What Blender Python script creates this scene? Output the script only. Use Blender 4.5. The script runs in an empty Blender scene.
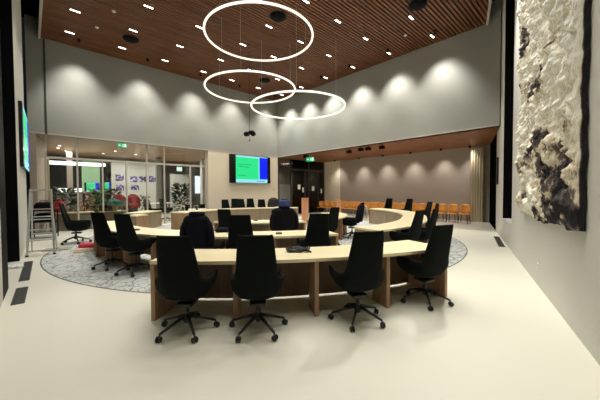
import bpy, bmesh, math, random
from math import sin, cos, pi, radians as rad, hypot, atan2
from mathutils import Vector, Matrix, noise
random.seed(7)
SC = bpy.context.scene
COL = SC.collection

# ------------------------------------------------------------------ frame of the hall
K0 = Vector((-1.474, 19.320, 0))          # far corner of the hall
E1 = Vector((.7287, .6848, 0))            # along the screen wall, towards the corner
E2 = Vector((.6848, -.7287, 0))           # along the gallery side, from the corner towards us
CX, CY = -1.1235, 10.7034                 # centre of the round carpet and of the desk rings
RUG_Z = .004
def ST(s, t, z=0.0):                      # s metres left of the corner, t metres out from the screen wall
    p = K0 - E1*s + E2*t
    return Vector((p.x, p.y, z))
def PO(r, a, z=0.0, cx=CX, cy=CY):        # ring position: a degrees, 0 = towards the camera, + = right
    return Vector((cx + r*sin(rad(a)), cy - r*cos(rad(a)), z))
RZ_HALL = atan2(E1.y, E1.x)               # local x along E1, local -y along E2

# ------------------------------------------------------------------ materials
def srgb(r, g, b):
    f = lambda c: (c/255/12.92 if c/255 <= .04045 else ((c/255+.055)/1.055)**2.4)
    return (f(r), f(g), f(b), 1)
def newmat(name):
    m = bpy.data.materials.new(name); m.use_nodes = True
    nt = m.node_tree
    return m, nt, nt.nodes['Principled BSDF']
def plain(name, col, rough=.6, metal=0, spec=.5, bump=0, bscale=40, var=0, vscale=6, sheen=0):
    m, nt, b = newmat(name)
    b.inputs['Base Color'].default_value = col
    b.inputs['Roughness'].default_value = rough
    b.inputs['Metallic'].default_value = metal
    b.inputs['Specular IOR Level'].default_value = spec
    if sheen: b.inputs['Sheen Weight'].default_value = sheen
    tc = nt.nodes.new('ShaderNodeTexCoord')
    if bump:
        n = nt.nodes.new('ShaderNodeTexNoise'); n.inputs['Scale'].default_value = bscale; n.inputs['Detail'].default_value = 4
        nt.links.new(tc.outputs['Object'], n.inputs['Vector'])
        bp = nt.nodes.new('ShaderNodeBump'); bp.inputs['Strength'].default_value = bump; bp.inputs['Distance'].default_value = .02
        nt.links.new(n.outputs['Fac'], bp.inputs['Height']); nt.links.new(bp.outputs['Normal'], b.inputs['Normal'])
    if var:
        n = nt.nodes.new('ShaderNodeTexNoise'); n.inputs['Scale'].default_value = vscale; n.inputs['Detail'].default_value = 5
        nt.links.new(tc.outputs['Object'], n.inputs['Vector'])
        mx = nt.nodes.new('ShaderNodeMix'); mx.data_type = 'RGBA'
        mx.inputs[6].default_value = tuple(c*(1-var) for c in col[:3])+(1,)
        mx.inputs[7].default_value = tuple(min(1, c*(1+var)) for c in col[:3])+(1,)
        nt.links.new(n.outputs['Fac'], mx.inputs[0]); nt.links.new(mx.outputs[2], b.inputs['Base Color'])
    return m
def emit(name, col, st):
    m, nt, b = newmat(name)
    b.inputs['Base Color'].default_value = (0, 0, 0, 1)
    b.inputs['Emission Color'].default_value = col
    b.inputs['Emission Strength'].default_value = st
    b.inputs['Roughness'].default_value = .4
    return m
def woodmat(name, c1, c2, rough=.45, stretch=(1, 12, 12), scale=2.0, ang=0.0):
    m, nt, b = newmat(name)
    tc = nt.nodes.new('ShaderNodeTexCoord'); mp = nt.nodes.new('ShaderNodeMapping')
    mp.inputs['Rotation'].default_value = (0, 0, ang)
    mp2 = nt.nodes.new('ShaderNodeMapping'); mp2.inputs['Scale'].default_value = stretch
    n = nt.nodes.new('ShaderNodeTexNoise'); n.inputs['Scale'].default_value = scale; n.inputs['Detail'].default_value = 6; n.inputs['Distortion'].default_value = .6
    r = nt.nodes.new('ShaderNodeValToRGB')
    r.color_ramp.elements[0].position = .3; r.color_ramp.elements[0].color = c1
    r.color_ramp.elements[1].position = .7; r.color_ramp.elements[1].color = c2
    L = nt.links.new
    L(tc.outputs['Object'], mp.inputs['Vector']); L(mp.outputs['Vector'], mp2.inputs['Vector'])
    L(mp2.outputs['Vector'], n.inputs['Vector']); L(n.outputs['Fac'], r.inputs['Fac']); L(r.outputs['Color'], b.inputs['Base Color'])
    b.inputs['Roughness'].default_value = rough
    return m

M = {}
M['floor'] = plain('poured_cream_floor', srgb(222, 220, 203), .42, spec=.35, var=.035, vscale=.9)
M['plaster'] = plain('grey_plaster', srgb(157, 157, 149), .85, bump=.12, bscale=18, var=.05, vscale=1.3)
M['plaster_side'] = plain('pale_plaster', srgb(214, 212, 203), .85, bump=.15, bscale=14, var=.05, vscale=1.1)
M['taupe'] = plain('taupe_wall', srgb(176, 163, 150), .9, var=.04, vscale=1.2)
M['beige'] = plain('beige_wall_panel', srgb(226, 214, 190), .8, var=.02, vscale=2)
M['black'] = plain('black_metal', (.006, .006, .007, 1), .6, spec=.08)
M['void'] = plain('dark_void', (.004, .004, .004, 1), .9, spec=0)
M['nightglass'] = plain('night_window_glass', (.003, .003, .004, 1), .3, spec=.03)
M['trim'] = plain('white_edge_trim', srgb(190, 184, 172), .6)
M['slat'] = woodmat('walnut_slats', srgb(84, 49, 29), srgb(142, 88, 54), .5, (.35, 9, 9), 1.6, -RZ_HALL)
M['slatback'] = plain('slat_backing', srgb(22, 14, 10), .9)
M['soffit'] = woodmat('walnut_soffit', srgb(108, 64, 36), srgb(160, 102, 62), .5, (.5, 10, 10), 1.5, -RZ_HALL)
M['soffit2'] = woodmat('oak_soffit', srgb(170, 132, 100), srgb(196, 160, 126), .5, (.5, 10, 10), 1.5, -RZ_HALL)
M['top'] = woodmat('pale_maple_top', srgb(234, 219, 174), srgb(246, 234, 194), .35, (1, 6, 6), 1.5)
M['oak'] = woodmat('oak_panel', srgb(150, 116, 84), srgb(176, 140, 106), .5, (14, 14, .8), 1.2)
M['shadedpanel'] = woodmat('shaded_desk_back', srgb(92, 72, 52), srgb(112, 90, 66), .55, (8, 8, 1), 1.2)  # panel colour darkened with the shade under the nearest desk
M['greypanel'] = woodmat('greyed_oak_front', srgb(140, 122, 96), srgb(162, 144, 116), .55, (8, 8, 1), 1.2)
M['fabric'] = plain('blackgreen_fabric', (.0042, .0066, .0056, 1), .95, spec=.2, bump=.2, bscale=260)
M['blackplastic'] = plain('black_plastic', (.01, .01, .01, 1), .45)
M['chrome'] = plain('steel_column', (.35, .35, .36, 1), .25, 1)
M['alu'] = plain('aluminium', srgb(205, 208, 205), .35, .6)
M['vent'] = plain('floor_vent_grille', srgb(70, 70, 68), .6)
M['navy'] = plain('navy_cloth', (.006, .006, .012, 1), .8, spec=.12, bump=.3, bscale=22)
M['blackcloth'] = plain('black_cloth', (.006, .006, .008, 1), .8, spec=.12, bump=.3, bscale=22)
M['bluecloth'] = plain('blue_cloth', srgb(42, 56, 104), .8, bump=.3, bscale=22)
M['redcloth'] = plain('dark_red_cloth', srgb(120, 28, 36), .8, bump=.3, bscale=22)
M['tealcloth'] = plain('teal_cloth', srgb(20, 98, 84), .8, bump=.3, bscale=22)
M['white'] = plain('white_paper', srgb(240, 240, 236), .7)
M['red'] = plain('coral_red_bag', srgb(214, 52, 72), .6, var=.15, vscale=9)
M['orange'] = woodmat('honey_shell', srgb(222, 150, 62), srgb(238, 178, 96), .45, (1, 6, 1), 3)
M['cardboard'] = plain('cardboard', srgb(178, 146, 112), .85)
M['mat'] = plain('grey_green_mat', srgb(150, 150, 130), .9, var=.1)
M['curtain'] = plain('beige_curtain', srgb(206, 194, 166), .9)
M['greydark'] = plain('dark_grey_panel', srgb(60, 58, 54), .7)
M['midgrey'] = plain('mid_grey', srgb(120, 118, 110), .8)
M['lightgrey'] = plain('light_grey', srgb(190, 190, 184), .7)
M['leaf'] = plain('dark_leaves', srgb(40, 66, 40), .6, var=.4, vscale=12)
M['leaf2'] = plain('green_leaves', srgb(72, 104, 58), .6, var=.4, vscale=12)
M['flower'] = plain('orange_leaves', srgb(142, 98, 70), .6, var=.3, vscale=12)
M['pot'] = plain('grey_pot', srgb(120, 116, 106), .7)
M['ring'] = emit('ring_light_tube', (1, .91, .74, 1), 1.4)
M['lamp'] = emit('downlight_diffuser', (1, .95, .85, 1), 9)
M['spotface'] = emit('spot_lens', (1, .95, .85, 1), 6)
M['strip'] = emit('ceiling_strip', (1, .98, .92, 1), 2.2)
M['nightwindow'] = emit('bright_window', (.86, .93, 1, 1), 1.3)
M['s_black'] = plain('screen_black', (.006, .006, .007, 1), .25)
M['s_cyan'] = emit('slide_cyan', srgb(150, 232, 244), 1.0)
M['s_green'] = emit('slide_green', srgb(40, 232, 140), 1.0)
M['s_blue'] = emit('slide_blue', srgb(6, 36, 246), 1.0)
M['s_text'] = emit('slide_text', srgb(18, 120, 84), 1.0)
M['exitgreen'] = emit('exit_green', srgb(30, 190, 120), .9)
M['exitwhite'] = emit('exit_white', srgb(225, 255, 240), 1.2)

def glassmat(name, refl=1.0, tint=(1, 1, 1, 1)):
    m = bpy.data.materials.new(name); m.use_nodes = True
    nt = m.node_tree; nt.nodes.clear(); L = nt.links.new
    o = nt.nodes.new('ShaderNodeOutputMaterial'); mx = nt.nodes.new('ShaderNodeMixShader')
    tr = nt.nodes.new('ShaderNodeBsdfTransparent'); tr.inputs[0].default_value = tint
    gl = nt.nodes.new('ShaderNodeBsdfGlossy'); gl.inputs['Roughness'].default_value = .02
    fr = nt.nodes.new('ShaderNodeFresnel'); fr.inputs['IOR'].default_value = 1.5
    mu = nt.nodes.new('ShaderNodeMath'); mu.operation = 'MULTIPLY'; mu.inputs[1].default_value = refl
    L(fr.outputs[0], mu.inputs[0]); L(mu.outputs[0], mx.inputs[0]); L(tr.outputs[0], mx.inputs[1]); L(gl.outputs[0], mx.inputs[2]); L(mx.outputs[0], o.inputs[0])
    return m
M['glass'] = glassmat('clear_glass', 1.2, (.93, .95, .93, 1))

def rugmat():
    m, nt, b = newmat('crackle_carpet'); L = nt.links.new
    tc = nt.nodes.new('ShaderNodeTexCoord')
    n = nt.nodes.new('ShaderNodeTexNoise'); n.inputs['Scale'].default_value = 1.3; n.inputs['Detail'].default_value = 3
    ad = nt.nodes.new('ShaderNodeMix'); ad.data_type = 'RGBA'; ad.inputs[0].default_value = .35
    L(tc.outputs['Object'], n.inputs['Vector']); L(tc.outputs['Object'], ad.inputs[6]); L(n.outputs['Color'], ad.inputs[7])
    v = nt.nodes.new('ShaderNodeTexVoronoi'); v.feature = 'DISTANCE_TO_EDGE'; v.inputs['Scale'].default_value = 4.6
    L(ad.outputs[2], v.inputs['Vector'])
    v2 = nt.nodes.new('ShaderNodeTexVoronoi'); v2.feature = 'DISTANCE_TO_EDGE'; v2.inputs['Scale'].default_value = 10.0
    L(ad.outputs[2], v2.inputs['Vector'])
    r = nt.nodes.new('ShaderNodeValToRGB'); r.color_ramp.elements[0].position = .008; r.color_ramp.elements[0].color = srgb(140, 144, 142)
    r.color_ramp.elements[1].position = .04; r.color_ramp.elements[1].color = srgb(198, 200, 194)
    L(v.outputs['Distance'], r.inputs['Fac'])
    r2 = nt.nodes.new('ShaderNodeValToRGB'); r2.color_ramp.elements[0].position = .01; r2.color_ramp.elements[0].color = srgb(176, 180, 178)
    r2.color_ramp.elements[1].position = .07; r2.color_ramp.elements[1].color = (1, 1, 1, 1)
    L(v2.outputs['Distance'], r2.inputs['Fac'])
    mx = nt.nodes.new('ShaderNodeMix'); mx.data_type = 'RGBA'; mx.blend_type = 'MULTIPLY'; mx.inputs[0].default_value = 1
    L(r.outputs['Color'], mx.inputs[6]); L(r2.outputs['Color'], mx.inputs[7]); L(mx.outputs[2], b.inputs['Base Color'])
    b.inputs['Roughness'].default_value = .95
    return m
M['rug'] = rugmat()
M['rugrim'] = plain('carpet_binding', srgb(96, 100, 100), .9)

def furmat():
    m, nt, b = newmat('white_and_dark_fleece'); L = nt.links.new
    at = nt.nodes.new('ShaderNodeAttribute'); at.attribute_name = 'tone'
    tc = nt.nodes.new('ShaderNodeTexCoord'); mp = nt.nodes.new('ShaderNodeMapping'); mp.inputs['Scale'].default_value = (14, 14, 5)
    n = nt.nodes.new('ShaderNodeTexNoise'); n.inputs['Scale'].default_value = 1.6; n.inputs['Detail'].default_value = 6
    L(tc.outputs['Object'], mp.inputs['Vector']); L(mp.outputs['Vector'], n.inputs['Vector'])
    mm = nt.nodes.new('ShaderNodeMath'); mm.operation = 'MULTIPLY_ADD'; mm.inputs[1].default_value = .9; mm.inputs[2].default_value = -.45
    L(n.outputs['Fac'], mm.inputs[0])
    ad = nt.nodes.new('ShaderNodeMath'); ad.operation = 'ADD'
    L(at.outputs['Fac'], ad.inputs[0]); L(mm.outputs[0], ad.inputs[1])
    r = nt.nodes.new('ShaderNodeValToRGB'); cr = r.color_ramp
    cr.elements[0].position = .16; cr.elements[0].color = srgb(252, 248, 234)
    cr.elements[1].position = .85; cr.elements[1].color = srgb(38, 34, 38)
    e = cr.elements.new(.36); e.color = srgb(234, 220, 188)
    e = cr.elements.new(.52); e.color = srgb(120, 108, 104)
    L(ad.outputs[0], r.inputs['Fac']); L(r.outputs['Color'], b.inputs['Base Color'])
    b.inputs['Roughness'].default_value = 1
    n2 = nt.nodes.new('ShaderNodeTexNoise'); n2.inputs['Scale'].default_value = 5; n2.inputs['Detail'].default_value = 5
    L(mp.outputs['Vector'], n2.inputs['Vector'])
    bp = nt.nodes.new('ShaderNodeBump'); bp.inputs['Strength'].default_value = .6; bp.inputs['Distance'].default_value = .03
    L(n2.outputs['Fac'], bp.inputs['Height']); L(bp.outputs['Normal'], b.inputs['Normal'])
    return m
M['fur'] = furmat()

def postermat(name, seed):
    m, nt, b = newmat(name); L = nt.links.new
    tc = nt.nodes.new('ShaderNodeTexCoord'); mp = nt.nodes.new('ShaderNodeMapping'); mp.inputs['Location'].default_value = (seed*3.1, seed*1.7, 0)
    n = nt.nodes.new('ShaderNodeTexNoise'); n.inputs['Scale'].default_value = 7; n.inputs['Detail'].default_value = 3
    r = nt.nodes.new('ShaderNodeValToRGB'); cr = r.color_ramp
    cr.elements[0].position = .44; cr.elements[0].color = srgb(44, 38, 80)
    cr.elements[1].position = .66; cr.elements[1].color = srgb(222, 222, 222)
    e = cr.elements.new(.55); e.color = srgb(120, 104, 172)
    L(tc.outputs['Object'], mp.inputs['Vector']); L(mp.outputs['Vector'], n.inputs['Vector']); L(n.outputs['Fac'], r.inputs['Fac']); L(r.outputs['Color'], b.inputs['Base Color'])
    return m
M['posters'] = [postermat('floral_poster_%d' % i, i) for i in range(4)]

# ------------------------------------------------------------------ mesh builder
class MB:
    def __init__(s): s.v = []; s.f = []; s.mx = Matrix.Identity(4)
    def at(s, loc=(0, 0, 0), rz=0, rx=0, ry=0):
        s.mx = Matrix.Translation(loc) @ Matrix.Rotation(rz, 4, 'Z') @ Matrix.Rotation(ry, 4, 'Y') @ Matrix.Rotation(rx, 4, 'X'); return s
    def add(s, vs, fs):
        o = len(s.v); s.v += [tuple(s.mx @ Vector(p)) for p in vs]; s.f += [[i+o for i in f] for f in fs]; return s
    def box(s, x0, x1, y0, y1, z0, z1):
        vs = [(x0,y0,z0),(x1,y0,z0),(x1,y1,z0),(x0,y1,z0),(x0,y0,z1),(x1,y0,z1),(x1,y1,z1),(x0,y1,z1)]
        return s.add(vs, [(0,3,2,1),(4,5,6,7),(0,1,5,4),(1,2,6,5),(2,3,7,6),(3,0,4,7)])
    def prism(s, poly, z0, z1):            # poly counter-clockwise
        n = len(poly)
        vs = [(p[0], p[1], z0) for p in poly]+[(p[0], p[1], z1) for p in poly]
        fs = [tuple(range(n-1, -1, -1)), tuple(range(n, 2*n))]+[(i, (i+1) % n, n+(i+1) % n, n+i) for i in range(n)]
        return s.add(vs, fs)
    def lathe(s, prof, n=20):              # prof: (r,z) bottom to top
        vs = []; fs = []
        for (r, z) in prof:
            for k in range(n): vs.append((r*cos(2*pi*k/n), r*sin(2*pi*k/n), z))
        for i in range(len(prof)-1):
            for k in range(n): fs.append((i*n+k, i*n+(k+1) % n, (i+1)*n+(k+1) % n, (i+1)*n+k))
        fs.append(tuple(range(n-1, -1, -1))); fs.append(tuple((len(prof)-1)*n+k for k in range(n)))
        return s.add(vs, fs)
    def tube(s, pts, r, n=8, closed=False):
        P = [Vector(p) for p in pts]; m = len(P); vs = []; fs = []
        rr = r if isinstance(r, (list, tuple)) else [r]*m
        prev = None
        for i in range(m):
            if closed: d = P[(i+1) % m]-P[i-1]
            else: d = P[min(i+1, m-1)]-P[max(i-1, 0)]
            d.normalize()
            a = Vector((0, 0, 1)) if abs(d.z) < .95 else Vector((1, 0, 0))
            if prev is not None and prev.cross(d).length > .1: a = prev
            x = (a - d*a.dot(d)).normalized(); y = d.cross(x); prev = x
            for k in range(n):
                q = P[i]+x*(rr[i]*cos(2*pi*k/n))+y*(rr[i]*sin(2*pi*k/n)); vs.append(tuple(q))
        for i in range(m if closed else m-1):
            j = (i+1) % m
            for k in range(n): fs.append((i*n+k, i*n+(k+1) % n, j*n+(k+1) % n, j*n+k))
        if not closed: fs.append(tuple(range(n-1, -1, -1))); fs.append(tuple((m-1)*n+k for k in range(n)))
        return s.add(vs, fs)
    def ball(s, c, r, n=10, m=7, sq=(1, 1, 1)):
        vs = []; fs = []
        for i in range(m+1):
            th = pi*i/m
            for k in range(n):
                ph = 2*pi*k/n; vs.append((c[0]+r*sq[0]*sin(th)*cos(ph), c[1]+r*sq[1]*sin(th)*sin(ph), c[2]-r*sq[2]*cos(th)))
        for i in range(m):
            for k in range(n): fs.append((i*n+k, i*n+(k+1) % n, (i+1)*n+(k+1) % n, (i+1)*n+k))
        return s.add(vs, fs)
    def mesh(s, name):
        me = bpy.data.meshes.new(name); me.from_pydata(s.v, [], s.f); me.validate()
        bm = bmesh.new(); bm.from_mesh(me); bmesh.ops.remove_doubles(bm, verts=bm.verts, dist=1e-6)
        bmesh.ops.recalc_face_normals(bm, faces=bm.faces); bm.to_mesh(me); bm.free()
        return me
    def build(s, name, mat, parent=None, smooth=False, bevel=0, subsurf=0, solid=0):
        me = s.mesh(name); o = bpy.data.objects.new(name, me); COL.objects.link(o)
        me.materials.append(M[mat] if isinstance(mat, str) else mat)
        if smooth:
            for p in me.polygons: p.use_smooth = True
        if solid:
            md = o.modifiers.new('solid', 'SOLIDIFY'); md.thickness = solid; md.offset = 0
        if bevel:
            md = o.modifiers.new('bevel', 'BEVEL'); md.width = bevel; md.segments = 2; md.limit_method = 'ANGLE'
        if subsurf:
            md = o.modifiers.new('sub', 'SUBSURF'); md.levels = subsurf; md.render_levels = subsurf
        if parent is not None: o.parent = parent
        return o
def tag(o, label, cat, group=None, kind=None):
    if label: o['label'] = label
    if cat: o['category'] = cat
    if group: o['group'] = group
    if kind: o['kind'] = kind
    return o
def thing(name, label, cat, loc=(0, 0, 0), rz=0, group=None):
    o = bpy.data.objects.new(name, None); COL.objects.link(o); o.empty_display_size = .1
    o.location = loc; o.rotation_euler = (0, 0, rz)
    return tag(o, label, cat, group)
def struct(o, label=None):
    o['kind'] = 'structure'
    if label: o['label'] = label
    return o
def dup(root, loc, rz, label, group=None, lift=0):
    r = root.copy(); COL.objects.link(r); r.location = loc; r.rotation_euler = (0, 0, rz); r['label'] = label
    if group: r['group'] = group
    for ch in list(root.children):
        c = ch.copy(); COL.objects.link(c); c.parent = r
        if lift and ch.name.split('.')[0] in ('shell', 'seat_cushion', 'mechanism'): c.location = c.location + Vector((0, 0, lift))
        for g in ch.children:
            d = g.copy(); COL.objects.link(d); d.parent = c
    return r

# ------------------------------------------------------------------ camera
F, HZ, ROLL = 288.9, 192.0, -.0048
th = math.atan((200-HZ)/F)
cam = bpy.data.cameras.new('camera'); co = bpy.data.objects.new('camera', cam); COL.objects.link(co)
cam.sensor_width = 36; cam.lens = F*36/600; cam.clip_end = 200; cam.clip_start = .05
R0 = Vector((1, 0, 0)); U0 = Vector((0, sin(th), cos(th))); F0 = Vector((0, cos(th), -sin(th)))
X = R0*cos(ROLL)+U0*sin(ROLL); Y = -R0*sin(ROLL)+U0*cos(ROLL); Z = -F0
co.matrix_world = Matrix(((X.x, Y.x, Z.x, 0), (X.y, Y.y, Z.y, 0), (X.z, Y.z, Z.z, 1.57), (0, 0, 0, 1)))
SC.camera = co

# ------------------------------------------------------------------ shell of the hall
CEIL, SOF, LID = 7.56, 3.88, 8.3
def wall(name, p0, p1, z0, z1, mat, thick=.25, side=1):
    """upright slab whose visible face runs p0->p1; side=+1 puts the thickness to the left of that direction"""
    a = Vector((p0[0], p0[1])); b = Vector((p1[0], p1[1])); d = (b-a).normalized(); n = Vector((-d.y, d.x))*side*thick
    poly = [a, b, b+n, a+n]
    if side < 0: poly.reverse()
    return MB().prism([tuple(p) for p in poly], z0, z1).build(name, mat)
def swall(*a, **k): return struct(wall(*a, **k))

fl = MB().prism([(-3.2, -3), (2.6, -3), (6, 6), (14, 16), (9, 28), (-4, 32), (-24, 20), (-12, 8), (-5, 2)], -.2, 0).build('floor', 'floor'); struct(fl)
tip = Vector((7.27, 10.57)); dr = Vector((-.4966, -.868)); RWp = lambda w: tip+dr*w       # right wall
cl = Vector((-10.3, 11.02)); dl = Vector((.6567, -.7541)); LWp = lambda w: cl+dl*w        # left wall
# screen wall: the tall upper plaster, and below it the beige panel that carries the display
swall('wall_back', ST(12.12, 0), ST(0, 0), SOF, LID, 'plaster', .3, 1)
swall('wall_gallery_upper', ST(0, 0), ST(0, 12.44), SOF, LID, 'plaster', .3, 1)
struct(MB().box(0, .015, 0, 12, 0, .03).at().build('trim_1', 'plaster')) if False else None
swall('wall_screen', ST(4.91, 0), ST(0, 0), 0, SOF, 'beige', .3, 1)
struct(MB().at(ST(0, 0), RZ_HALL).box(-12.1, 0, -.012, .0, SOF+.0, SOF+.05).build('trim_2', 'trim'))
struct(MB().at(ST(0, 0), RZ_HALL).box(-.012, 0, -12.42, 0, SOF, SOF+.05).build('trim_3', 'trim'))
# panel joints close to the ends of both upper walls
struct(MB().at(ST(0, 0), RZ_HALL).box(-11.62, -11.56, -.02, 0, SOF, CEIL).build('trim_4', 'greydark'))
# right wall with its slot window
swall('wall_right', RWp(0), RWp(1.39), 0, LID, 'plaster_side', .3, 1)
swall('wall_right_sill', RWp(1.39), RWp(3.47), 0, .69, 'plaster_side', .3, 1)
swall('wall_right_main', RWp(3.47), RWp(11), 0, LID, 'plaster_side', .3, 1)
swall('wall_right_lining', RWp(1.39)+Vector((dr.x, dr.y))*.0, RWp(1.402), .69, LID, 'black', .29, 1)
swall('window_1', RWp(1.39)-Vector((dr.y, -dr.x))*.26, RWp(3.47)-Vector((dr.y, -dr.x))*.26, .69, LID, 'nightglass', .03, 1)
# right wall carries on behind the tip into the gallery: a pier, a black glazed opening up to the corner
swall('wall_right_gallery', RWp(-1.0), RWp(0), 0, LID, 'plaster_side', .3, 1)
swall('window_2', RWp(-4.5), RWp(-1.0), 0, SOF, 'void', .1, 1)
# left wall, from the far end towards us
wl = lambda y: (11.02-y)/.7541
no = Vector((dl.y, -dl.x))                                                               # outwards
swall('window_3', LWp(.05)+no*.15, LWp(wl(9.4))+no*.15, 0, LID, 'nightglass', .05, -1)
swall('wall_left', LWp(wl(9.4)), LWp(wl(6.67)), 0, LID, 'plaster_side', .3, -1)
swall('wall_left_lining', LWp(wl(6.67)), LWp(wl(6.67)+.012), 0, LID, 'black', .3, -1)
swall('window_4', LWp(wl(6.67))+no*.25, LWp(wl(4.75))+no*.25, .0, LID, 'nightglass', .05, -1)
swall('wall_left_post', LWp(wl(4.75)), LWp(wl(4.18)), 0, LID, 'black', .3, -1)
swall('wall_left_near', LWp(wl(4.18)), LWp(wl(2.0)), 0, 1.35, 'plaster_side', .3, -1)
swall('window_5', LWp(wl(4.18))+no*.06, LWp(wl(2.6))+no*.06, 1.35, LID, 'nightglass', .05, -1)
swall('wall_left_end', LWp(wl(2.6)), LWp(wl(2.0)), 1.35, LID, 'plaster_side', .3, -1)
# behind the camera
a, b = LWp(wl(2.0)), RWp(11)
swall('wall_behind_left', a, (a.x, -2.8), 0, LID, 'plaster_side', .3, -1)
swall('wall_behind_right', (b.x, -2.8), b, 0, LID, 'plaster_side', .3, -1)
swall('wall_behind', (a.x, -2.8), (b.x, -2.8), 0, LID, 'plaster_side', .3, -1)
struct(MB().prism([(-3, -3), (3, -3), (8.2, 10.2), (-1.2, 19.8), (-10.8, 11)], LID, LID+.2).build('ceiling_void', 'void'))
# slatted ceiling raft, white edge
RE = lambda w: Vector((6.70, 10.53))+dr*w
def s_right(t):                       # where the raft's right edge crosses the line t
    if t <= 12.02: return 0.03
    d = RE(1)-RE(0); s0 = -((RE(0)-K0.to_2d()).dot(E1.to_2d())); t0 = (RE(0)-K0.to_2d()).dot(E2.to_2d())
    return s0 + (t-t0)/d.dot(E2.to_2d())*(-d.dot(E1.to_2d()))
m = MB(); mb_ = MB()
t = .05
while t < 15.2:
    s0, s1 = s_right(t), 11.68
    if s1-s0 > .2:
        m.at(ST(0, 0), RZ_HALL).box(-s1, -s0, -t-.078, -t, CEIL, CEIL+.045)
    t += .125
sl = struct(m.build('ceiling', 'slat'))
poly = [ST(.02, .02), ST(11.7, .02), ST(11.7, 15.3), ST(s_right(15.3), 15.3), ST(.02, 12.02)]
struct(MB().prism([(p.x, p.y) for p in poly], CEIL+.05, CEIL+.12).build('ceiling_backing', 'slatback'))
struct(MB().at(ST(0, 0), RZ_HALL).box(-11.76, -11.69, -15.3, -.02, CEIL-.06, CEIL+.16).build('trim_5', 'trim'))
p0, p1 = RE(0), RE(11)
struct(wall('trim_6', p0, p1, CEIL-.06, CEIL+.16, 'trim', .07, 1))

# gallery: soffit, back wall, glazed end
GW = 4.7
struct(MB().prism([(p.x, p.y) for p in (ST(-.01, 0), ST(-.01, 12.44), ST(-GW-.4, 11.3), ST(-GW-.4, 0))][::1], SOF, SOF+.15).build('ceiling_gallery', 'soffit'))
swall('wall_gallery', ST(-GW, 1.5), ST(-GW, 11.4), 0, SOF, 'taupe', .3, 1)
swall('wall_gallery_pier', ST(-GW+.03, -.02), ST(-GW+.03, 1.5), 0, SOF, 'beige', .3, 1)

# alcove on the left of the screen wall and the foyer behind its glass
AB = 2.5
struct(MB().prism([(p.x, p.y) for p in (ST(4.6, -.3), ST(13.2, -.3), ST(13.2, -10), ST(.0, -10), ST(.0, -.3))][::-1], SOF, SOF+.15).build('ceiling_foyer', 'soffit2'))
swall('wall_screen_return', ST(4.91, -.3), ST(4.91, -9), 0, SOF, 'midgrey', .3, -1) if False else None
swall('wall_alcove_left', ST(12.1, 0), ST(11.75, -AB), 0, SOF, 'taupe', .2, -1)
swall('wall_foyer_left', ST(11.75, -AB), ST(12.4, -9), 0, SOF, 'midgrey', .2, -1)
swall('wall_foyer_back', ST(13, -9), ST(0, -9), 0, SOF, 'midgrey', .3, 1)
swall('wall_foyer_right', ST(.3, -9), ST(.3, -.3), 0, SOF, 'midgrey', .3, 1)

# ------------------------------------------------------------------ foyer glazing
gw = thing('glass_partition', 'long glazed partition with slim steel mullions left of the display wall', 'partition', ST(0, -.15), RZ_HALL)
MB().box(-12.0, -4.95, -.04, .04, 2.95, 3.04).build('transom', 'trim', gw)
for s_ in (11.62, 10.64, 7.97, 7.17, 4.98):
    MB().box(-s_-.03, -s_+.03, -.045, .045, 0, SOF-.02).build('mullion', 'trim', gw)
for s_ in (9.76, 8.84, 5.85):
    MB().box(-s_-.028, -s_+.028, -.045, .045, 0, 2.95).build('mullion', 'trim', gw)
MB().box(-11.98, -4.97, -.008, .008, 0.02, 2.95).build('lower_pane', 'glass', gw)
MB().box(-11.98, -4.97, -.008, .008, 3.04, SOF-.02).build('upper_pane', 'glass', gw)

gd = thing('glass_door_screen', 'dark framed glass doors at the far end of the gallery beside the display wall', 'glass doors', ST(0, -.05), RZ_HALL)
for s_ in (.09, 1.18, 2.54, 2.95, 3.92, 4.56):
    MB().box(s_-.035, s_+.035, -.05, .05, 0, SOF-.02 if s_ in (.09, 1.18, 2.95, 4.56) else 3.12).build('mullion', 'greydark', gd)
MB().box(.03, 4.6, -.055, .055, 3.1, 3.22).build('transom', 'greydark', gd)
MB().box(.1, 4.55, -.008, .008, .02, SOF-.03).build('pane', 'glass', gd)
MB().box(.1, 1.12, -.03, .03, .02, 2.1).build('lower_panel', 'midgrey', gd)
swall('wall_corridor_back', ST(-0.2, -5), ST(-6.5, -5), 0, SOF, 'greydark', .3, 1) if False else swall('wall_corridor_back', ST(.2, -5), ST(-6.5, -5), 0, SOF, 'greydark', .3, 1)
swall('wall_corridor_right', ST(-6, -5), ST(-6, -.3), 0, SOF, 'greydark', .3, 1)
struct(MB().prism([(p.x, p.y) for p in (ST(.3, -.1), ST(.3, -5.2), ST(-6.3, -5.2), ST(-6.3, -.1))], SOF, SOF+.15).build('ceiling_corridor', 'soffit2'))
for i, (s_, z_, w_, lb) in enumerate(((1.93, 1.93, .26, 'white notice on the glass doors, largest and furthest left'), (2.32, 1.72, .14, 'narrow white notice on the glass doors, second from the left'), (3.36, 1.83, .26, 'square white notice on the middle glass door'), (4.25, 1.64, .14, 'small white notice on the right-hand glass door'))):
    o = MB().at(ST(-s_, .015, z_), RZ_HALL).box(-w_/2, w_/2, -.003, .003, -.17, .17).build('notice', 'white'); tag(o, lb, 'notice', 'notices on the glass doors')

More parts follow.
